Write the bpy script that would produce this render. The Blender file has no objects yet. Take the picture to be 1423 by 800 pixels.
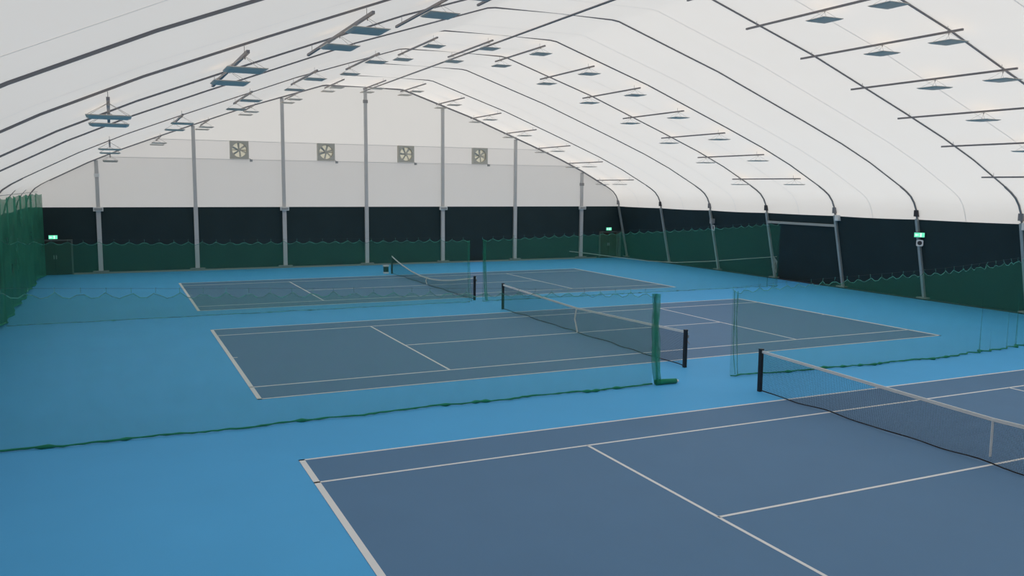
import bpy, math, random
from mathutils import Vector, Matrix
random.seed(7)
scene = bpy.context.scene
COL = scene.collection

# ---------------------------------------------------------------- camera
F_PX, CAM = 1187.58, Vector((-14.8721, -10.374, 5.1495))
PITCH, YAW, ROLL = 0.1173, 0.4368, 0.0085
fw = Vector((math.sin(YAW)*math.cos(PITCH), math.cos(YAW)*math.cos(PITCH), -math.sin(PITCH)))
rt0 = Vector((math.cos(YAW), -math.sin(YAW), 0)); up0 = rt0.cross(fw)
rt = math.cos(ROLL)*rt0 + math.sin(ROLL)*up0
up = -math.sin(ROLL)*rt0 + math.cos(ROLL)*up0
cam_data = bpy.data.cameras.new('camera'); cam = bpy.data.objects.new('camera', cam_data); COL.objects.link(cam)
m = Matrix((rt, up, -fw)).transposed().to_4x4(); m.translation = CAM
cam.matrix_world = m
cam_data.sensor_fit = 'HORIZONTAL'; cam_data.sensor_width = 36.0; cam_data.lens = F_PX/1423*36
cam_data.clip_start = 0.05; cam_data.clip_end = 400
scene.camera = cam

# ---------------------------------------------------------------- sky: overcast, brighter at the zenith
world = bpy.data.worlds.new('overcast_sky'); scene.world = world; world.use_nodes = True
wn, wl = world.node_tree.nodes, world.node_tree.links
wn.clear()
w_out = wn.new('ShaderNodeOutputWorld'); w_bg = wn.new('ShaderNodeBackground')
w_tc = wn.new('ShaderNodeTexCoord'); w_sep = wn.new('ShaderNodeSeparateXYZ'); w_ramp = wn.new('ShaderNodeValToRGB')
w_map = wn.new('ShaderNodeMapRange'); w_map.inputs['From Min'].default_value = -1; w_map.inputs['From Max'].default_value = 1
wl.new(w_tc.outputs['Generated'], w_sep.inputs[0]); wl.new(w_sep.outputs['Z'], w_map.inputs['Value'])
wl.new(w_map.outputs[0], w_ramp.inputs[0]); wl.new(w_ramp.outputs[0], w_bg.inputs['Color']); wl.new(w_bg.outputs[0], w_out.inputs[0])
el = w_ramp.color_ramp.elements
el[0].position = 0.49; el[0].color = (0.13, 0.13, 0.12, 1)
el[1].position = 1.0; el[1].color = (1.0, 0.985, 0.96, 1)
e = el.new(0.51); e.color = (0.42, 0.43, 0.45, 1)
w_bg.inputs['Strength'].default_value = 1.46
# sun behind thin cloud, high over the black-wall side
sun_d = bpy.data.lights.new('cloud_sun', 'SUN'); sun_d.energy = 2.1; sun_d.angle = math.radians(60); sun_d.color = (1, .97, .93)
sun = bpy.data.objects.new('cloud_sun', sun_d); COL.objects.link(sun)
sun.rotation_euler = (math.radians(-8), math.radians(42), 0); sun.location = (30, 10, 40)

vs = scene.view_settings
vs.view_transform = 'Standard'; vs.look = 'None'; vs.exposure = 0.0; vs.gamma = 1.0; vs.use_curve_mapping = False
try:
    scene.cycles.use_denoising = True
    scene.cycles.max_bounces = 10; scene.cycles.diffuse_bounces = 5; scene.cycles.transmission_bounces = 5
    scene.cycles.transparent_max_bounces = 24; scene.cycles.sample_clamp_indirect = 6
except Exception:
    pass

# ---------------------------------------------------------------- materials
def lin(r, g, b):
    f = lambda c: (c/255/12.92) if c/255 <= .04045 else ((c/255+.055)/1.055)**2.4
    return (f(r), f(g), f(b), 1)
def new_mat(name):
    mt = bpy.data.materials.new(name); mt.use_nodes = True
    n, l = mt.node_tree.nodes, mt.node_tree.links; n.clear()
    return mt, n, l, n.new('ShaderNodeOutputMaterial')
def noise_color(n, l, col, var, scale, detail=4):
    tc = n.new('ShaderNodeTexCoord'); no = n.new('ShaderNodeTexNoise'); no.inputs['Scale'].default_value = scale
    no.inputs['Detail'].default_value = detail
    l.new(tc.outputs['Object'], no.inputs['Vector'])
    mix = n.new('ShaderNodeMix'); mix.data_type = 'RGBA'
    mix.inputs[6].default_value = tuple(max(0, c*(1-var)) for c in col[:3])+(1,)
    mix.inputs[7].default_value = tuple(min(1, c*(1+var)) for c in col[:3])+(1,)
    l.new(no.outputs[0], mix.inputs[0])
    return mix.outputs[2], no.outputs[0]
def mat(name, col, rough=.6, metal=0, var=.08, scale=3, spec=.4, bump=0):
    mt, n, l, out = new_mat(name)
    p = n.new('ShaderNodeBsdfPrincipled'); c, fac = noise_color(n, l, col, var, scale)
    l.new(c, p.inputs['Base Color']); p.inputs['Roughness'].default_value = rough
    p.inputs['Metallic'].default_value = metal; p.inputs['Specular IOR Level'].default_value = spec
    if bump:
        b = n.new('ShaderNodeBump'); b.inputs['Strength'].default_value = bump; b.inputs['Distance'].default_value = .01
        l.new(fac, b.inputs['Height']); l.new(b.outputs[0], p.inputs['Normal'])
    l.new(p.outputs[0], out.inputs[0]); return mt
def fabric(name, col, trans, tcol, var=.02, scale=.6):
    mt, n, l, out = new_mat(name)
    c, _ = noise_color(n, l, col, var, scale); d = n.new('ShaderNodeBsdfDiffuse'); l.new(c, d.inputs[0])
    t = n.new('ShaderNodeBsdfTranslucent'); c2, _ = noise_color(n, l, tcol, var, scale*.7); l.new(c2, t.inputs[0])
    mx = n.new('ShaderNodeMixShader'); mx.inputs[0].default_value = trans
    l.new(d.outputs[0], mx.inputs[1]); l.new(t.outputs[0], mx.inputs[2]); l.new(mx.outputs[0], out.inputs[0]); return mt
def netting(name, col, cover, var=.25, scale=1.2, thru=.4):
    """fine knotted net, mesh far below a pixel: part thread, part open"""
    mt, n, l, out = new_mat(name)
    c, fac = noise_color(n, l, col, .15, scale*2)
    d = n.new('ShaderNodeBsdfDiffuse'); l.new(c, d.inputs[0])
    t = n.new('ShaderNodeBsdfTranslucent'); l.new(c, t.inputs[0])
    a = n.new('ShaderNodeMixShader'); a.inputs[0].default_value = thru
    l.new(d.outputs[0], a.inputs[1]); l.new(t.outputs[0], a.inputs[2])
    tr = n.new('ShaderNodeBsdfTransparent'); mx = n.new('ShaderNodeMixShader')
    r = n.new('ShaderNodeMapRange'); r.inputs['From Min'].default_value = .3; r.inputs['From Max'].default_value = .7
    r.inputs['To Min'].default_value = cover*(1-var); r.inputs['To Max'].default_value = cover*(1+var)
    l.new(fac, r.inputs[0]); l.new(r.outputs[0], mx.inputs[0])
    l.new(tr.outputs[0], mx.inputs[1]); l.new(a.outputs[0], mx.inputs[2]); l.new(mx.outputs[0], out.inputs[0]); return mt
def knotted(name, col, cell, duty):
    """square mesh of thread in the object's Y/Z plane"""
    mt, n, l, out = new_mat(name)
    tc = n.new('ShaderNodeTexCoord'); sp = n.new('ShaderNodeSeparateXYZ'); l.new(tc.outputs['Object'], sp.inputs[0])
    outs = []
    for ax in ('Y', 'Z'):
        mu = n.new('ShaderNodeMath'); mu.operation = 'DIVIDE'; mu.inputs[1].default_value = cell; l.new(sp.outputs[ax], mu.inputs[0])
        fr = n.new('ShaderNodeMath'); fr.operation = 'FRACT'; l.new(mu.outputs[0], fr.inputs[0])
        lt = n.new('ShaderNodeMath'); lt.operation = 'LESS_THAN'; lt.inputs[1].default_value = duty; l.new(fr.outputs[0], lt.inputs[0])
        outs.append(lt.outputs[0])
    mxm = n.new('ShaderNodeMath'); mxm.operation = 'MAXIMUM'; l.new(outs[0], mxm.inputs[0]); l.new(outs[1], mxm.inputs[1])
    d = n.new('ShaderNodeBsdfDiffuse'); d.inputs[0].default_value = col
    tr = n.new('ShaderNodeBsdfTransparent'); mx = n.new('ShaderNodeMixShader')
    l.new(mxm.outputs[0], mx.inputs[0]); l.new(tr.outputs[0], mx.inputs[1]); l.new(d.outputs[0], mx.inputs[2]); l.new(mx.outputs[0], out.inputs[0]); return mt
def glow(name, col, s):
    mt, n, l, out = new_mat(name); em = n.new('ShaderNodeEmission'); em.inputs[0].default_value = col; em.inputs[1].default_value = s
    l.new(em.outputs[0], out.inputs[0]); return mt

M = dict(
    floor=mat('blue_acrylic_floor', (.078, .41, .78, 1), .62, var=.07, scale=.5, spec=.2),
    court=mat('dark_blue_court', (.082, .192, .345, 1), .6, var=.06, scale=.8, spec=.3),
    line=mat('white_line_paint', (.78, .78, .78, 1), .6, var=.04, scale=2),
    roof=fabric('white_roof_membrane', (.80, .75, .70, 1), .46, (.86, .825, .785, 1)),
    gable=fabric('white_gable_membrane', (.80, .78, .75, 1), .56, (.88, .86, .84, 1)),
    gable_mid=fabric('white_gable_band_membrane', (.80, .78, .75, 1), .74, (.92, .90, .88, 1)),
    gable_top=fabric('thin_white_gable_membrane', (.80, .78, .75, 1), .88, (.97, .955, .93, 1)),
    seam=fabric('welded_membrane_seam', (.70, .70, .70, 1), .40, (.74, .74, .74, 1)),
    dark=mat('black_green_wall_fabric', (.022, .040, .044, 1), .8, var=.15, scale=.7, spec=.2),
    frame=mat('grey_aluminium_rafter', (.22, .22, .235, 1), .5, metal=.3, var=.05),
    column=mat('pale_aluminium_column', (.40, .43, .42, 1), .5, metal=.3, var=.05),
    post=mat('grey_gable_post', (.56, .55, .54, 1), .5, metal=.2, var=.05),
    steel=mat('dull_steel', (.30, .30, .30, 1), .5, metal=.4, var=.1),
    bracket=mat('dark_bracket', (.05, .05, .06, 1), .5, metal=.3),
    white=mat('white_plastic', (.75, .76, .75, 1), .45, var=.03),
    grey=mat('grey_plastic', (.35, .36, .36, 1), .5),
    bar=mat('lamp_bar_aluminium', (.24, .23, .24, 1), .5, metal=.3, var=.05),
    dish=mat('grey_uplight_dish', (.72, .62, .52, 1), .5, metal=.2, var=.05),
    wire=mat('thin_steel_wire', (.35, .35, .35, 1), .5, metal=.4),
    bulb=glow('uplight_lamp_glass', (1, .97, .92, 1), 6.0),
    fan=mat('beige_grey_fan_housing', (.50, .48, .42, 1), .55, var=.06, scale=6),
    blade=mat('fan_blade_metal', (.5, .5, .46, 1), .5, metal=.2),
    shutter=fabric('pale_fan_shutter', (.75, .74, .66, 1), .85, (.95, .93, .84, 1)),
    black=mat('black_post_paint', (.014, .016, .02, 1), .45),
    band=mat('white_net_band', (.72, .72, .71, 1), .7, var=.05, scale=8),
    thread=knotted('black_tennis_net', (.012, .016, .022, 1), .03, .15),
    cord=mat('black_cord', (.012, .013, .018, 1), .8),
    dnet=netting('green_divider_net', (.045, .29, .195, 1), .25, var=.08),
    dfold=netting('green_net_gathered', (.03, .36, .22, 1), .30, var=.4),
    edge=netting('green_net_edge_rope', (.16, .46, .40, 1), .5),
    hem=mat('green_net_hem', (.012, .22, .12, 1), .9, var=.3, scale=4),
    curtain=netting('green_side_curtain', (.06, .28, .18, 1), .74, var=.12, scale=.4),
    rope=mat('white_rope', (.30, .36, .32, 1), .8, var=.2, scale=10),
    door_dark=mat('dark_door_paint', (.022, .026, .022, 1), .6, var=.15),
    door_brown=mat('brown_door_wood', (.040, .032, .018, 1), .6, var=.2, scale=5),
    jamb=mat('pale_door_jamb', (.10, .12, .11, 1), .6),
    sill=mat('pale_ground_rail', (.26, .27, .25, 1), .6, metal=.1),
    sign_box=mat('exit_sign_case', (.06, .10, .14, 1), .5),
    sign=glow('exit_sign_green', (.18, 1.0, .55, 1), 1.15),
    sign_w=glow('exit_sign_white', (.80, 1.0, .92, 1), 1.1),
)

# ---------------------------------------------------------------- mesh helpers
class MB:
    def __init__(s): s.v = []; s.f = []; s.smooth = False
    def add(s, vs, fs):
        o = len(s.v); s.v += [tuple(p) for p in vs]; s.f += [tuple(i+o for i in f) for f in fs]; return s
    def box(s, x0, x1, y0, y1, z0, z1):
        return s.add([(x, y, z) for x in (x0, x1) for y in (y0, y1) for z in (z0, z1)],
                     [(0, 1, 3, 2), (4, 6, 7, 5), (0, 4, 5, 1), (2, 3, 7, 6), (0, 2, 6, 4), (1, 5, 7, 3)])
    def tube(s, pts, r, n=8, caps=True):
        pts = [Vector(p) for p in pts]; rings = []
        rs = r if isinstance(r, (list, tuple)) else [r]*len(pts)
        for i, p in enumerate(pts):
            t = (pts[min(i+1, len(pts)-1)] - pts[max(i-1, 0)]).normalized()
            a = t.cross(Vector((0, 0, 1)))
            if a.length < .05: a = t.cross(Vector((0, 1, 0)))
            a.normalize(); b = t.cross(a)
            rings.append([p + rs[i]*(math.cos(2*math.pi*k/n)*a + math.sin(2*math.pi*k/n)*b) for k in range(n)])
        vs = [q for rg in rings for q in rg]; fs = []
        for i in range(len(pts)-1):
            for k in range(n):
                fs.append((i*n+k, i*n+(k+1) % n, (i+1)*n+(k+1) % n, (i+1)*n+k))
        if caps: fs += [tuple(range(n)), tuple((len(pts)-1)*n+k for k in range(n))]
        return s.add(vs, fs)
    def bar(s, a, b, w, h):
        """rectangular bar; w sideways, h towards up"""
        a, b = Vector(a), Vector(b); t = (b-a).normalized(); u = Vector((0, 0, 1))
        if abs(t.z) > .95: u = Vector((0, 1, 0))
        sd = t.cross(u).normalized(); u = sd.cross(t)
        vs = [p + sx*sd*w/2 + sz*u*h/2 for p in (a, b) for sx, sz in ((-1, -1), (1, -1), (1, 1), (-1, 1))]
        return s.add(vs, [(0, 1, 2, 3), (7, 6, 5, 4), (0, 4, 5, 1), (1, 5, 6, 2), (2, 6, 7, 3), (3, 7, 4, 0)])
    def grid(s, fn, nu, nv):
        vs = [fn(i/nu, j/nv) for i in range(nu+1) for j in range(nv+1)]
        fs = [(i*(nv+1)+j, (i+1)*(nv+1)+j, (i+1)*(nv+1)+j+1, i*(nv+1)+j+1) for i in range(nu) for j in range(nv)]
        return s.add(vs, fs)
    def sweep(s, pts, w, d_in, d_out):
        """section in an XZ-plane arch path: w along Y, depth along the outward normal"""
        rings = []
        for i, (x, y, z) in enumerate(pts):
            a, b = pts[max(i-1, 0)], pts[min(i+1, len(pts)-1)]
            t = Vector((b[0]-a[0], 0, b[2]-a[2])).normalized(); nrm = Vector((-t.z, 0, t.x))
            if nrm.dot(Vector((x, 0, z-2))) < 0: nrm = -nrm
            p = Vector((x, y, z)); yv = Vector((0, w/2, 0))
            rings.append([p-yv-nrm*d_in, p+yv-nrm*d_in, p+yv+nrm*d_out, p-yv+nrm*d_out])
        vs = [q for r in rings for q in r]; fs = []
        for i in range(len(pts)-1):
            for k in range(4): fs.append((i*4+k, i*4+(k+1) % 4, (i+1)*4+(k+1) % 4, (i+1)*4+k))
        e_ = (len(pts)-1)*4
        return s.add(vs, fs + [(0, 1, 2, 3), (e_, e_+1, e_+2, e_+3)])
    def mesh(s, name, mt, smooth=False):
        me = bpy.data.meshes.new(name); me.from_pydata(s.v, [], s.f); me.update()
        import bmesh
        bm = bmesh.new(); bm.from_mesh(me); bmesh.ops.recalc_face_normals(bm, faces=bm.faces); bm.to_mesh(me); bm.free()
        me.materials.append(mt)
        if smooth: me.polygons.foreach_set('use_smooth', [True]*len(me.polygons))
        return me
    def build(s, name, mt, parent=None, smooth=False):
        return link(name, s.mesh(name, mt, smooth), parent)
def link(name, me, parent=None, loc=None):
    o = bpy.data.objects.new(name, me); COL.objects.link(o)
    if parent: o.parent = parent
    if loc: o.location = loc
    return o
def tag(o, label=None, cat=None, group=None, kind=None):
    for k, v in (('label', label), ('category', cat), ('group', group), ('kind', kind)):
        if v: o[k] = v
    return o
def thing(name, loc, label, cat, group=None, kind=None):
    o = bpy.data.objects.new(name, None); COL.objects.link(o); o.location = loc; o.empty_display_size = .3
    return tag(o, label, cat, group, kind)
def interp(x, tab):
    if x <= tab[0][0]: return tab[0][1]
    for (a, b), (c, d) in zip(tab, tab[1:]):
        if x <= c: return b + (d-b)*(x-a)/(c-a)
    return tab[-1][1]
ORD = ['first', 'second', 'third', 'fourth', 'fifth', 'sixth', 'seventh', 'eighth', 'ninth', 'tenth']

# ---------------------------------------------------------------- the hall's section and bays
HALF = [(20.10, 0), (19.24, 3.85), (19.14, 4.25), (18.97, 4.60), (18.72, 4.90), (18.40, 5.13), (18.0, 5.36), (16.0, 6.40), (14.25, 7.18),
        (12.0, 8.07), (9.1, 9.18), (7.4, 9.83), (5.3, 10.52), (2.7, 11.38), (2.4, 11.42), (0, 11.47)]
ROOFTAB = sorted((x, z) for x, z in HALF)
def roof_z(x): return interp(abs(x), ROOFTAB)
BAND = 3.81
FR = [44.0, 38.6, 33.25, 28.1, 22.95, 17.93, 12.83, 7.45, 2.1, -3.2]
EDGES = FR + [-8.4, -13.6]
GABLE_Y, FRONT_Y = 44.22, -13.7

# ---------------------------------------------------------------- floor and courts
fl = MB().box(-21, 21, -14, 45, -.3, 0).build('floor', M['floor']); tag(fl, kind='structure')
L_, D_, S_ = 11.885, 5.485, 4.115
def line(parent, name, x0, x1, y0, y1): MB().box(x0, x1, y0, y1, .004, .008).build(name, M['line'], parent)
def court(y, label):
    t = thing('tennis_court', (0, y, 0), label, 'tennis court', 'painted tennis courts in the hall')
    MB().box(-L_, L_, -D_, D_, .0, .004).build('court_surface', M['court'], t)
    for sx in (-1, 1):
        a, b = sorted((sx*L_, sx*(L_-.11))); line(t, 'baseline', a, b, -D_, D_)
        line(t, 'service_line', sx*6.4-.03, sx*6.4+.03, -S_, S_)
        a, b = sorted((sx*(L_-.11), sx*(L_-.24))); line(t, 'center_mark', a, b, -.025, .025)
    for sy in (-1, 1):
        a, b = sorted((sy*D_, sy*(D_-.06))); line(t, 'doubles_sideline', -L_, L_, a, b)
        line(t, 'singles_sideline', -L_, L_, sy*S_-.03, sy*S_+.03)
    line(t, 'center_service_line', -6.4, 6.4, -.03, .03)
    return t
CY = [0, 15.99, 31.93]
court(CY[0], 'dark blue tennis court with white lines, farthest from the fan wall')
court(CY[1], 'dark blue tennis court lying between the two green divider nets')
court(CY[2], 'dark blue tennis court next to the wall with the four fans')

# ---------------------------------------------------------------- roof membrane and side walls, one panel per bay
def bay_fn(path, y0, y1, off, bulge, flat_start):
    def fn(u, v):
        k = u*(len(path)-1); i = min(int(k), len(path)-2); f = k-i
        x = path[i][0]*(1-f)+path[i+1][0]*f; z = path[i][1]*(1-f)+path[i+1][1]*f
        t = Vector((path[i+1][0]-path[i][0], 0, path[i+1][1]-path[i][1])).normalized(); nr = Vector((-t.z, 0, t.x))
        if nr.dot(Vector((x, 0, z-2))) < 0: nr = -nr
        b = (.06*z/BAND if flat_start else .06+.03*max(0, min(1, (z-BAND)/1.5)))*bulge*4*v*(1-v)
        return (x+nr.x*(off+b), y0+(y1-y0)*v, z+nr.z*(off+b))
    return fn
def dense(pts, step=.6):
    out = []
    for (a, b), (c, d) in zip(pts, pts[1:]):
        n = max(1, round(math.hypot(c-a, d-b)/step))
        out += [(a+(c-a)*i/n, b+(d-b)*i/n) for i in range(n)]
    return out + [pts[-1]]
bx = 20.10 + (19.24-20.10)*BAND/3.85
right_roof = [(bx, BAND)] + HALF[1:]
ROOF = dense(right_roof[:-1] + [(-x, z) for x, z in reversed(right_roof[:-1])], .5)
WALL_R = dense([(20.10, 0.0), (bx, BAND)], .45); WALL_L = [(-x, z) for x, z in WALL_R]
ceiling = thing('ceiling', (0, 0, 0), None, None, kind='structure')
wall_r = thing('wall_right', (0, 0, 0), None, None, kind='structure')
wall_l = thing('wall_left', (0, 0, 0), None, None, kind='structure')
BILLOW = [.9, 1.9, 1.9, .9, 1.9, .9, 1.2, 1.2, 1.2, 1.2, 1.2]
OFF, BUL = .0, -1.0   # the inner skin of the inflated roof billows inwards between the arches
for k, (ya, yb) in enumerate(zip(EDGES, EDGES[1:])):
    BUL = -BILLOW[k]
    if k == len(EDGES)-2: yb = FRONT_Y
    p = MB().grid(bay_fn(ROOF, ya, yb, OFF, BUL, False), len(ROOF)-1, 12).build('roof_panel', M['roof'], ceiling, True)
    # welded seam along the middle of the bay: a ribbon just inside the sheet
    if k == 0:   # short flat end strip up to the gable
        MB().grid(bay_fn(ROOF, GABLE_Y, ya, OFF, 0, False), len(ROOF)-1, 1).build('roof_panel', M['roof'], ceiling, True)
        for par, path in ((wall_r, WALL_R), (wall_l, WALL_L)):
            MB().grid(bay_fn(path, GABLE_Y, ya, OFF, 0, True), len(path)-1, 1).build('wall_panel', M['dark'], par, True)
    f = bay_fn(ROOF, ya, yb, OFF-.006, BUL, False)
    MB().grid(lambda u, v: f(u, .5+(v-.5)*.005), len(ROOF)-1, 1).build('seam', M['seam'], p, True)
    for par, path in ((wall_r, WALL_R), (wall_l, WALL_L)):
        MB().grid(bay_fn(path, ya, yb, OFF, BUL, True), len(path)-1, 12).build('wall_panel', M['dark'], par, True)

# gable walls: one white and one dark panel between each pair of posts
FANX = (-7.76, -2.50, 2.76, 8.03)
PX = [-15.60, -10.35, -5.15, .10, 5.36, 10.76, 16.10]
def gable(name, y, detail):
    w = thing(name, (0, 0, 0), None, None, kind='structure')
    xs = [-20.25] + PX + [20.25]
    for a, b in zip(xs, xs[1:]):
        n = 14
        hole = [h for h in FANX if a < h < b] if detail else []
        for lo, hi, mt in ((BAND, 6.68, 'gable'), (6.68, 7.78, 'gable_mid'), (7.78, 99, 'gable_top')):
            xa, xb = max(a, -bx), min(b, bx)
            while xa < xb and roof_z(xa) <= lo+.02: xa += .02
            while xb > xa and roof_z(xb) <= lo+.02: xb -= .02
            if xb-xa < .1: continue
            g = MB()
            def piece(x0, x1, za, zb, nn):
                def q(u, v):
                    x = x0+(x1-x0)*u; top = max(za, min(roof_z(x)+.03, zb)); return (x, y, za+(top-za)*v)
                g.grid(q, nn, 4)
            if hole and lo < 7.25 < hi:
                h, r = hole[0], .50
                piece(xa, h-r, lo, hi, 6); piece(h+r, xb, lo, hi, 6); piece(h-r, h+r, lo, 7.25-r, 2); piece(h-r, h+r, 7.25+r, hi, 2)
            else: piece(xa, xb, lo, hi, n)
            g.build('gable_panel', M[mt], w)
        def dn_fn(u, v):
            z = BAND*v; lim = 20.17 + (bx+.07-20.17)*v; x = max(-lim, min(lim, a+(b-a)*u)); return (x, y, z)
        MB().grid(dn_fn, 4, 3).build('dark_panel', M['dark'], w)
        if detail:
            for z in (6.68, 7.78):
                x0, x1 = a, b
                while roof_z(x0) < z+.05 and x0 < x1: x0 += .05
                while roof_z(x1) < z+.05 and x1 > x0: x1 -= .05
                if x1-x0 > .3: MB().box(x0, x1, y-.012, y-.004, z-.012, z+.012).build('seam', M['seam'], w)
    return w
gable('wall_back', GABLE_Y, True); gable('wall_front', FRONT_Y, False)
tag(MB().box(-17.0, 17.4, 44.02, 44.16, 0, .09).build('baseboard_back', M['sill']), kind='structure')
tag(MB().box(19.86, 19.98, FR[-1], 43.9, 0, .05).build('baseboard_right', M['bracket']), kind='structure')

# ---------------------------------------------------------------- arch frames
FR_NAMES = ['arch frame standing against the wall with the four fans'] + \
    ['%s arch frame from the fan wall' % ORD[i] for i in range(1, 10)]
def arch(i, y):
    t = thing('arch_frame', (0, y, 0), 'grey aluminium ' + FR_NAMES[i] + ', with pale columns', 'frame', 'arch frames carrying the membrane roof')
    rw, rd = (.07, .09) if i == 0 else (.032, .048)
    for s in (1, -1):
        P = [(s*x, 0, z) for x, z in HALF]
        MB().sweep([(s*20.06, 0, .03), (s*19.21, 0, 3.85)], .13, .09, .06).build('column', M['column'], t)
        MB().sweep(P[1:7], max(.055, rw), .06, .05).build('eave_bend', M['frame'], t)
        MB().sweep(P[6:9], rw, rd, .05).build('rafter', M['frame'], t)
        MB().sweep(P[8:14], rw, rd, .05).build('rafter', M['frame'], t)
        MB().box(s*20.06-.26, s*20.06+.1, -.28, .28, .06, .12).box(s*20.06-.2, s*20.06+.05, -.1, .1, 0, .06).build('base_plate', M['sill'], t)
        MB().box(s*19.2-.12, s*19.2+.06, -.1, .1, 3.95, 4.25).build('splice_clamp', M['bracket'] if i in (1, 3, 5) else M['frame'], t)
    MB().sweep([(x, 0, z) for x, z in HALF[13:]] + [(-x, 0, z) for x, z in reversed(HALF[13:-1])], rw, rd, .05).build('crown_beam', M['frame'], t)
    return t
for i, y in enumerate(FR): arch(i, y)
rp = MB().tube([(0.05, 43.9, 11.17), (0.05, 20, 11.17), (.05, -3.3, 11.17)], .04, 8).build('ridge_pole', M['frame'], None, True)
tag(rp, 'long grey pole running under the ridge of the membrane roof', 'pole')

# gable posts
post_lab = ['grey gable post nearest the green side curtain', 'grey gable post on the curtain side of the four fans', 'grey gable post between the first two fans from the curtain',
            'tallest grey gable post, standing under the ridge', 'grey gable post between the two fans nearest the black wall', 'grey gable post on the black wall side of the four fans',
            'short grey gable post nearest the brown door']
for k, x in enumerate(PX):
    t = thing('gable_post', (x, 44.13, 0), post_lab[k], 'post', 'posts of the fan wall')
    zt = roof_z(x)-.1
    MB().box(-.10, .10, -.07, .07, BAND, zt).build('upper_post', M['post'], t)
    MB().box(-.12, .12, -.08, .07, .1, BAND).build('lower_post', M['post'], t)
    MB().box(-.42, .42, -.16, .07, .10, .17).box(-.2, .2, -.14, .07, 0, .1).build('base_plate', M['sill'], t)
    if k in (0, 3, 6):
        MB().box(-.14, .14, -.09, .07, zt-.95, zt-.75).build('post_collar', M['white'] if k == 0 else M['steel'], t)
    if k in (0, 2, 4, 6):
        o = MB().box(-.26, .26, -.14, 0, -.11, .11).build('emergency_light', M['white']); o.location = (x, 44.05, 3.70)
        MB().box(-.21, .21, -.16, -.14, -.07, .07).build('lens', M['grey'], o)
        tag(o, 'white emergency light on the ' + post_lab[k].replace('grey ', '').split(',')[0], 'light', 'emergency lights on the gable posts')

# ---------------------------------------------------------------- exhaust fans
fan_lab = ['square exhaust fan nearest the green side curtain', 'square exhaust fan just on the curtain side of the ridge post',
           'square exhaust fan just on the black wall side of the ridge post', 'square exhaust fan nearest the black side wall']
def ring_plate(mb, half, r, y0, y1, n=32):
    vs = []
    for y in (y0, y1):
        for k in range(n):
            a = 2*math.pi*k/n; c, s = math.cos(a), math.sin(a); q = half/max(abs(c), abs(s))
            vs += [(r*c, y, r*s), (q*c, y, q*s)]
    fs = []
    for k in range(n):
        j = (k+1) % n
        A, B, C, D = 2*k, 2*k+1, 2*j+1, 2*j
        fs += [(A, B, C, D), (A+2*n, D+2*n, C+2*n, B+2*n), (A, D, D+2*n, A+2*n), (B, B+2*n, C+2*n, C)]
    return mb.add(vs, fs)
fan_parts = None
for k, x in enumerate(FANX):
    t = thing('exhaust_fan', (x, 44.04, 7.25), fan_lab[k], 'fan', 'exhaust fans in the gable')
    if fan_parts is None:
        hb = ring_plate(MB(), .54, .43, -.10, .17)
        bl = MB()
        bl.add([(.07, -.02, -.03), (.40, -.05, -.10), (.42, .0, .02), (.07, .02, .05), (.07, .0, -.03), (.40, -.03, -.10), (.42, .02, .02), (.07, .04, .05)],
               [(0, 1, 2, 3), (7, 6, 5, 4), (0, 4, 5, 1), (1, 5, 6, 2), (2, 6, 7, 3), (3, 7, 4, 0)])
        fan_parts = dict(housing=hb.mesh('housing', M['fan']), blade=bl.mesh('blade', M['blade']),
                         hub=MB().tube([(0, -.08, 0), (0, .08, 0)], .10, 14).mesh('hub', M['fan']),
                         strut=MB().box(-.44, .44, .07, .1, -.025, .025).mesh('strut', M['fan']),
                         shutter=MB().tube([(0, .15, 0), (0, .16, 0)], .44, 24).mesh('shutter', M['shutter']),
                         switch=MB().box(-.07, .07, -.05, .08, -.07, .07).tube([(0, .05, .05), (-.1, .08, .12)], .02, 6).mesh('switch_box', M['grey']))
    link('housing', fan_parts['housing'], t); link('hub', fan_parts['hub'], t); link('strut', fan_parts['strut'], t)
    link('shutter', fan_parts['shutter'], t); link('switch_box', fan_parts['switch'], t, (.70, .08, -.62))
    for b in range(6):
        o = link('blade', fan_parts['blade'], t); o.rotation_euler = (0, b*math.pi/3 + .3 + k*.35, 0)

# ---------------------------------------------------------------- lamp bars and uplights
BX = [-14.86 + 2.44*i for i in range(14)]
BAYS = [((43.4, 38.5), (42.5, 40.2), 'lamp bay beside the fan wall'), ((28.35, 23.1), (27.65, 23.5), 'middle lamp bay'),
        ((13.05, 6.75), (9.55, 7.2), 'lamp bay farthest from the fan wall')]
dm = MB()
def frustum(mb, a, b, z0, z1):
    mb.add([(-a, -a, z0), (a, -a, z0), (a, a, z0), (-a, a, z0), (-b, -b, z1), (b, -b, z1), (b, b, z1), (-b, b, z1)],
           [(0, 1, 2, 3), (0, 4, 5, 1), (1, 5, 6, 2), (2, 6, 7, 3), (3, 7, 4, 0)])
frustum(dm, .32, .38, -.028, 0.0); frustum(dm, .31, .36, -.018, 0.0)
dm.add([(s*.38, t*.38, z) for z in (0, .014) for s, t in ((-1, -1), (1, -1), (1, 1), (-1, 1))] +
       [(s*.36, t*.36, z) for z in (0, .014) for s, t in ((-1, -1), (1, -1), (1, 1), (-1, 1))],
       [(0, 1, 5, 4), (1, 2, 6, 5), (2, 3, 7, 6), (3, 0, 4, 7), (8, 12, 13, 9), (9, 13, 14, 10), (10, 14, 15, 11), (11, 15, 12, 8),
        (4, 5, 13, 12), (5, 6, 14, 13), (6, 7, 15, 14), (7, 4, 12, 15)])
dish_me = dm.mesh('dish', M['dish'])
bulb_me = MB().tube([(-.14, 0, .0), (.14, 0, .0)], .016, 8).mesh('bulb', M['bulb'])
wm = MB()
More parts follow.
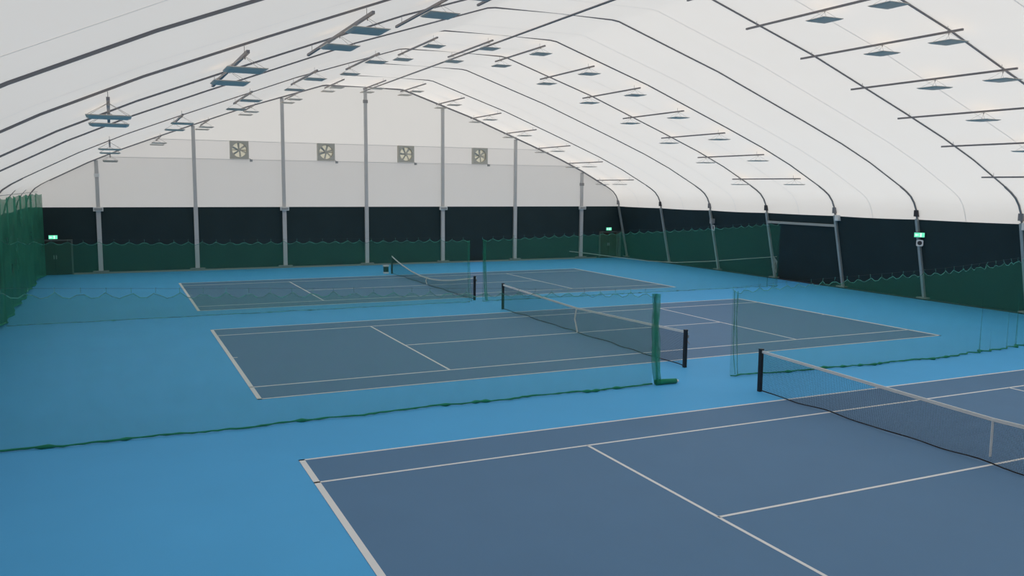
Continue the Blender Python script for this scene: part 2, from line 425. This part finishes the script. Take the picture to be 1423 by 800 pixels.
for s in (-1, 1):
    for t_ in (-1, 1): wm.tube([(s*.36, t_*.2, .02), (0, t_*.03, .25)], .004, 5)
wire_me = wm.mesh('hanger_wires', M['wire'])
stem_me = MB().tube([(0, 0, .20), (0, 0, .255)], .012, 6).mesh('stem', M['wire'])
for bi, ((y0, y1), lys, bayname) in enumerate(BAYS):
    bar_me = MB().box(-.03, .03, y1-y0, 0, -.03, .03).mesh('bar', M['bar'])
    for xi, x in enumerate(BX):
        side = 'black wall' if x > 0 else 'curtain'
        k = (xi-7) if x > 0 else (6-xi)
        z = roof_z(x) - .25
        t = thing('lamp_bar', (x, y0, z), 'grey lamp bar, %s from ridge on %s slope, %s' % (ORD[k], side, bayname.replace('the fan wall', 'gable')), 'bar', 'lamp bars under the roof')
        link('bar', bar_me, t)
        for yy in (y0-.5, y1+.5):
            MB().tube([(0, yy-y0, .03), (0, yy-y0, .17)], .007, 5).build('bracket', M['wire'], t)
        for li, ly in enumerate(lys):
            u = thing('uplight', (x, ly, z-.29), 'uplight %s fans, %s bar from ridge, %s slope, %s' % (('nearer the', 'farther from')[li], ORD[k], side, bayname.replace(' beside the fan wall', ' beside gable').replace(' farthest from the fan wall', ' farthest from gable')),
                      'light', 'uplights hung on the lamp bars')
            link('dish', dish_me, u); link('bulb', bulb_me, u); link('hanger_wires', wire_me, u); link('stem', stem_me, u)

# ---------------------------------------------------------------- tennis nets
def tennis_net(y, label, top, strap, stub=False):
    t = thing('tennis_net', (0, y, 0), label, 'tennis net', 'tennis nets on the courts')
    for s in (-1, 1):
        p = MB().box(-.045, .045, s*6.40-.045, s*6.40+.045, 0, 1.09).build('post', M['black'], t)
        MB().box(-.05, .05, s*6.40-.05, s*6.40+.05, 1.09, 1.11).build('post_cap', M['black'], p)
        if s == -1:
            MB().box(.045, .10, s*6.40-.03, s*6.40+.03, .86, .95).tube([(.07, s*6.40, .78), (.07, s*6.40-.1, .70)], .014, 6).build('winch', M['steel'], p)
            MB().box(.045, .075, s*6.40-.03, s*6.40+.03, 1.0, 1.05).build('cable_clamp', M['white'], p)
    n = 48; Y = lambda u: -6.355 + 12.71*u
    wob = lambda u: .02*math.sin(u*25) + .015*math.sin(u*61+1)
    def sheet(u, v):
        zt = top(Y(u))-.03; zb = .035 + .012*math.sin(u*40)
        return (wob(u)*(1-v)*1.5, Y(u), zb + (zt-zb)*v)
    MB().grid(sheet, n, 4).build('net_mesh', M['thread'], t)
    MB().grid(lambda u, v: (-.014, Y(u), top(Y(u))-.065*(1-v)), n, 1).grid(lambda u, v: (.014, Y(u), top(Y(u))-.065*(1-v)), n, 1) \
        .grid(lambda u, v: (-.014+.028*v, Y(u), top(Y(u))), n, 1).build('top_band', M['band'], t)
    MB().tube([(wob(i/n)*1.5, Y(i/n), .035+.012*math.sin(i/n*40)) for i in range(n+1)], .013, 6).build('bottom_cord', M['cord'], t)
    sm = MB()
    for a, b in zip(strap, strap[1:]): sm.bar((-.022+a[0], a[1], a[2]), (-.022+b[0], b[1], b[2]), .06, .012)
    sm.build('center_strap', M['band'], t)
    return t
def v_top(y): return .914 + .156*(abs(y)/6.4)**1.05
tennis_net(CY[0], 'taut black tennis net with white band on the court farthest from the fan wall', v_top, [(0, 0, .88), (0, 0, .17)])
tennis_net(CY[1], 'black tennis net on the court between the two green divider nets', v_top, [(0, 0, .88), (-.05, .02, .5), (-.03, -.06, .25), (0, -.1, .04)])
SAG = [(-6.4, 1.05), (-5.2, .88), (-3.6, .66), (-2.0, .49), (-.4, .40), (1.2, .41), (2.6, .50), (4.2, .68), (5.4, .87), (6.4, 1.07)]
tennis_net(CY[2], 'slack sagging black tennis net on the court beside the fan wall', lambda y: interp(y, SAG), [(0, .1, .42), (-.04, .15, .2), (0, .1, .05)])
t = thing('net_winder', (-.30, 38.55, 0), 'short dark box with white caps beside the slack net post', 'box')
MB().box(-.13, .13, -.1, .1, .10, .42).build('body', M['black'], t)
MB().box(-.16, .16, -.12, .12, .42, .50).build('cap', M['white'], t); MB().box(-.14, .14, -.11, .11, 0, .10).build('foot', M['white'], t)

# ---------------------------------------------------------------- green divider nets
def divider(label, x0, x1, y_of, z_of, free, roll=None, scal=.5, folds=None, hem=1.0):
    """free: +1 / -1 = which end hangs loose and gathered"""
    t = thing('divider_net', ((x0+x1)/2, y_of((x0+x1)/2), 0), label, 'net', 'green divider nets between the courts')
    ox, oy = t.location.x, t.location.y
    n = max(40, int((x1-x0)/.125))
    folds = folds or []
    def wave(x):
        w = .035*math.sin(x*2.1) + .02*math.sin(x*5.3+1)
        for c, wd, amp in folds: w += amp*math.exp(-((x-c)/wd)**2)*math.sin((x-c)*11)
        return w
    def fn(u, v):
        x = x0+(x1-x0)*u
        sc = abs(math.sin(math.pi*(x-x0)/scal)); zt = z_of(x) - .13*sc
        yb = y_of(x) + wave(x)*(.6+.6*(1-v))
        return (x-ox, yb-oy, .02+(zt-.02)*v)
    MB().grid(fn, n, 10).build('net_sheet', M['dnet'], t, True)
    MB().tube([(x0+(x1-x0)*i/30-ox, y_of(x0+(x1-x0)*i/30)-oy, z_of(x0+(x1-x0)*i/30)+.07) for i in range(31)], .002, 5).build('cable', M['bracket'], t)
    edge = MB().tube([tuple(Vector(fn(i/n, 1))) for i in range(n+1)], .010, 5); edge.build('top_rope', M['edge'], t)
    rg = MB(); k = 0
    x = x0
    while x <= x1+1e-3:
        yb = y_of(x)-oy+wave(x)*.6; rg.tube([(x-ox, yb, z_of(x)-.02), (x-ox, y_of(x)-oy, z_of(x)+.09)], .005, 5); x += scal
    o = rg.build('rings', M['edge'], t); o['kind'] = 'stuff'
    random.seed(int(abs(x0*10)))
    hp = []; hr = []
    for i in range(n+1):
        p = Vector(fn(i/n, 0)); hp.append((p.x, p.y-.02+random.uniform(-.03, .03), .035)); hr.append(hem*(.015+.010*random.random()+(.025 if random.random() < .06 else 0)))
    MB().tube(hp, hr, 6).build('bottom_hem', M['hem'] if hem == 1 else M['edge'], t, True)
    if roll:
        xe, r, xr = roll
        g = MB()
        for j in range(4):
            a = j*1.6
            pts = [(xe-ox+.05*math.sin(a)-.10*(1-v/8)*0+.22*(1-v/8)**3*.5, y_of(xe)-oy+.06*math.cos(a)+.02*math.sin(v+a), .05+(z_of(xe)-.1)*v/8) for v in range(9)]
            g.tube(pts, [r*(1.0+.25*math.sin(v*1.7+a)) for v in range(9)], 8)
        g.build('gathered_end', M['dfold'], t, True)
        if xr:
            MB().tube([(xe+.05-ox, y_of(xe)-oy, .07), ((xe+xr)/2-ox, y_of(xe)-oy-.02, .075), (xr-ox, y_of(xe)-oy-.05, .07)], [.085, .07, .065], 10).build('floor_roll', M['hem'], t, True)
            MB().tube([(xr-ox-.01, y_of(xe)-oy-.05, .07), (xr-ox+.06, y_of(xe)-oy-.06, .065)], [.05, .035], 10).build('roll_tip', M['white'], t, True)
    return t
N1Y = [(-19, 8.25), (-17, 8.22), (-13, 8.08), (-8, 8.16), (-4, 8.1), (-1.4, 8.02), (.4, 8.08), (2.5, 7.9), (5, 7.75), (8, 7.62), (10, 7.75), (12.8, 8.05), (18.5, 8.1)]
N1Z = [(-18, 3.15), (-10, 2.83), (-2.2, 2.47), (.4, 2.42), (2.4, 2.53), (5, 2.62), (8, 2.73), (12.4, 2.93), (18, 3.2)]
N2Z = [(-18.2, 3.10), (-16, 3.02), (-10.5, 2.92), (-5, 2.88), (0, 2.84), (6.7, 3.02), (12.6, 3.18), (17.3, 3.38)]
n1y = lambda x: interp(x, N1Y); n1z = lambda x: interp(x, N1Z); n2z = lambda x: interp(x, N2Z)
divider('green net with a bunched edge and floor roll, by the middle court, curtain side', -18.2, -2.15, n1y, n1z, 1, (-2.12, .065, -1.45), .45)
divider('green net on the black wall side between the middle court and the taut net', .42, 18.2, n1y, n1z, -1, (.52, .009, None), .43, [(.7, .5, .06), (10.2, .8, .10), (12.3, .7, .10)])
divider('green net beside the slack tennis net, on the curtain side of the gap', -18.5, -.50, lambda x: 24.9, n2z, 1, (-.55, .010, None), .52, [(-.7, .6, .08)], .7)
divider('green net carrying a sagging white rope, near the black wall', .12, 17.35, lambda x: 24.9, n2z, -1, (.22, .022, None), .52, [(.4, .6, .10), (16.6, 1.0, .16)], .7)
rope = MB().tube([(4.4, 24.6, 2.20), (5.4, 24.6, 2.08), (6.9, 24.6, 1.87), (8.8, 24.6, 1.62), (10.4, 24.6, 1.50), (12.6, 24.6, 1.50), (14.6, 24.6, 1.56), (16.9, 24.6, 1.62)], .016, 6).build('sagging_rope', M['rope'], None, True)
tag(rope, 'thin white rope sagging along the green net near the black wall', 'rope')
tas = MB()
for j in range(4): tas.tube([(16.8, 24.72, 1.62), (16.85+.06*j, 24.70, 1.35), (16.7+.1*j, 24.7, 1.05-.1*j)], .02, 5)
tas.build('frayed_end', M['rope'], rope)

# side curtain on the left
cur = thing('side_curtain', (-18.6, 30, 0), 'tall dense green net curtain hanging along the side opposite the black wall', 'curtain')
def cur_fn(u, v):
    y = 17.0 + 26.7*u
    x = -18.62 + .07*math.sin(y*2.3) + .03*math.sin(y*5.9+1) + .25*math.exp(-((y-43.4)/.8)**2)
    zb = .02 + .10*max(0, math.sin(y*1.1))
    zt = 4.62 - .10*abs(math.sin(y*2.0))
    return (x+18.6, y-30, zb + (zt-zb)*v)
MB().grid(cur_fn, 260, 12).build('curtain_sheet', M['curtain'], cur, True)
MB().tube([(.0, -13, 4.68), (.0, 13.8, 4.68)], .014, 6).build('cable', M['wire'], cur)
MB().tube([tuple(Vector(cur_fn(i/260, 0))+Vector((0, 0, .03))) for i in range(261)], .035, 6).build('bottom_hem', M['hem'], cur, True)

# ---------------------------------------------------------------- doors, signs, small fittings
def door(name, x0, x1, h, leafmat, y=44.12):
    t = thing(name, ((x0+x1)/2, y, 0), None, None, kind='structure'); w = (x1-x0)/2
    MB().box(-w-.08, -w, -.08, .06, 0, h+.08).box(w, w+.08, -.08, .06, 0, h+.08).box(-w, w, -.08, .06, h, h+.08).build('door_frame', M['jamb'], t)
    for s in (-1, 1):
        a, b = sorted((s*.006, s*(w-.005)))
        lf = MB().box(a, b, -.04, .02, .02, h-.01)
        lf.box(a+.08, b-.08, -.055, -.04, .95, .99)
        lf = lf.build('door_leaf', leafmat, t)
        MB().box(s*.06-.02, s*.06+.02, -.09, -.04, .9, 1.12).build('handle', M['steel'], lf)
door('door_1', -18.72, -17.08, 1.92, M['door_dark'])
door('door_2', 17.72, 19.10, 1.88, M['door_brown'])
jp = MB().box(-.09, .09, -.08, .08, 0, 1.95).build('door_side_post', M['jamb']); jp.location = (19.22, 43.85, 0)
tag(jp, 'short pale post standing beside the brown door', 'post')
def exit_sign(loc, rz, label):
    t = thing('exit_sign', loc, label, 'sign', 'green exit signs'); t.rotation_euler = (0, 0, rz)
    MB().box(-.24, .24, -.0, .10, -.125, .125).build('case', M['sign_box'], t)
    f = MB().box(-.215, .215, -.012, 0, -.10, .10).build('lit_face', M['sign'], t)
    # running figure, arrow and doorway
    g = MB().box(.03, .09, -.02, -.012, -.09, .09)
    g.add([(-.20, -.02, 0), (-.12, -.02, .06), (-.12, -.02, -.06), (-.20, -.013, 0), (-.12, -.013, .06), (-.12, -.013, -.06)], [(0, 1, 2), (3, 5, 4), (0, 3, 4, 1), (1, 4, 5, 2), (2, 5, 3, 0)])
    g.box(-.12, -.04, -.02, -.012, -.02, .02)
    g.build('pictogram', M['sign_w'], f)
exit_sign((-17.96, 44.10, 2.14), 0, 'lit green exit sign above the dark door by the side curtain')
exit_sign((18.45, 44.10, 2.14), 0, 'lit green exit sign above the brown door')
exit_sign((19.20, 17.74, 3.10), math.radians(-52), 'lit green exit sign fixed to a column of the black wall')
t = thing('wall_placard', (19.30, 17.78, 2.72), 'small white framed placard below the exit sign on the column', 'sign'); t.rotation_euler = (0, 0, math.radians(-52))
ring_plate(MB(), .15, .10, -.03, 0, 20).build('white_border', M['white'], t); MB().box(-.11, .11, -.005, .0, -.11, .11).build('dark_face', M['bracket'], t)
for x, y, z, lab, mt in ((19.22, 33.02, 3.15, 'grey junction box on the third arch column from the fan wall', 'grey'),
                         (19.20, 22.74, 3.72, 'white box at the top of the fifth arch column from the fan wall', 'white'),
                         (19.20, 12.62, 3.72, 'white box at the top of the seventh arch column from the fan wall', 'white')):
    o = MB().box(-.12, .1, -.12, .12, -.15, .15).build('junction_box', M[mt]); o.location = (x, y, z)
    MB().box(-.135, -.12, -.09, .09, -.11, .11).build('cover', M[mt], o); tag(o, lab, 'box')
o = MB().box(-.03, .0, -.11, .11, -.17, .17).build('column_sign', M['white']); o.location = (19.40, 33.10, 2.72)
MB().box(-.036, -.03, -.06, .06, -.1, .1).build('dark_face', M['bracket'], o); tag(o, 'small white sign under the grey junction box on a column', 'sign')
o = MB().bar((19.30, 28.1, 3.30), (19.30, 22.95, 3.30), .12, .13).build('cross_beam', M['column'])
tag(o, 'pale horizontal beam spanning two columns of the black wall', 'beam')
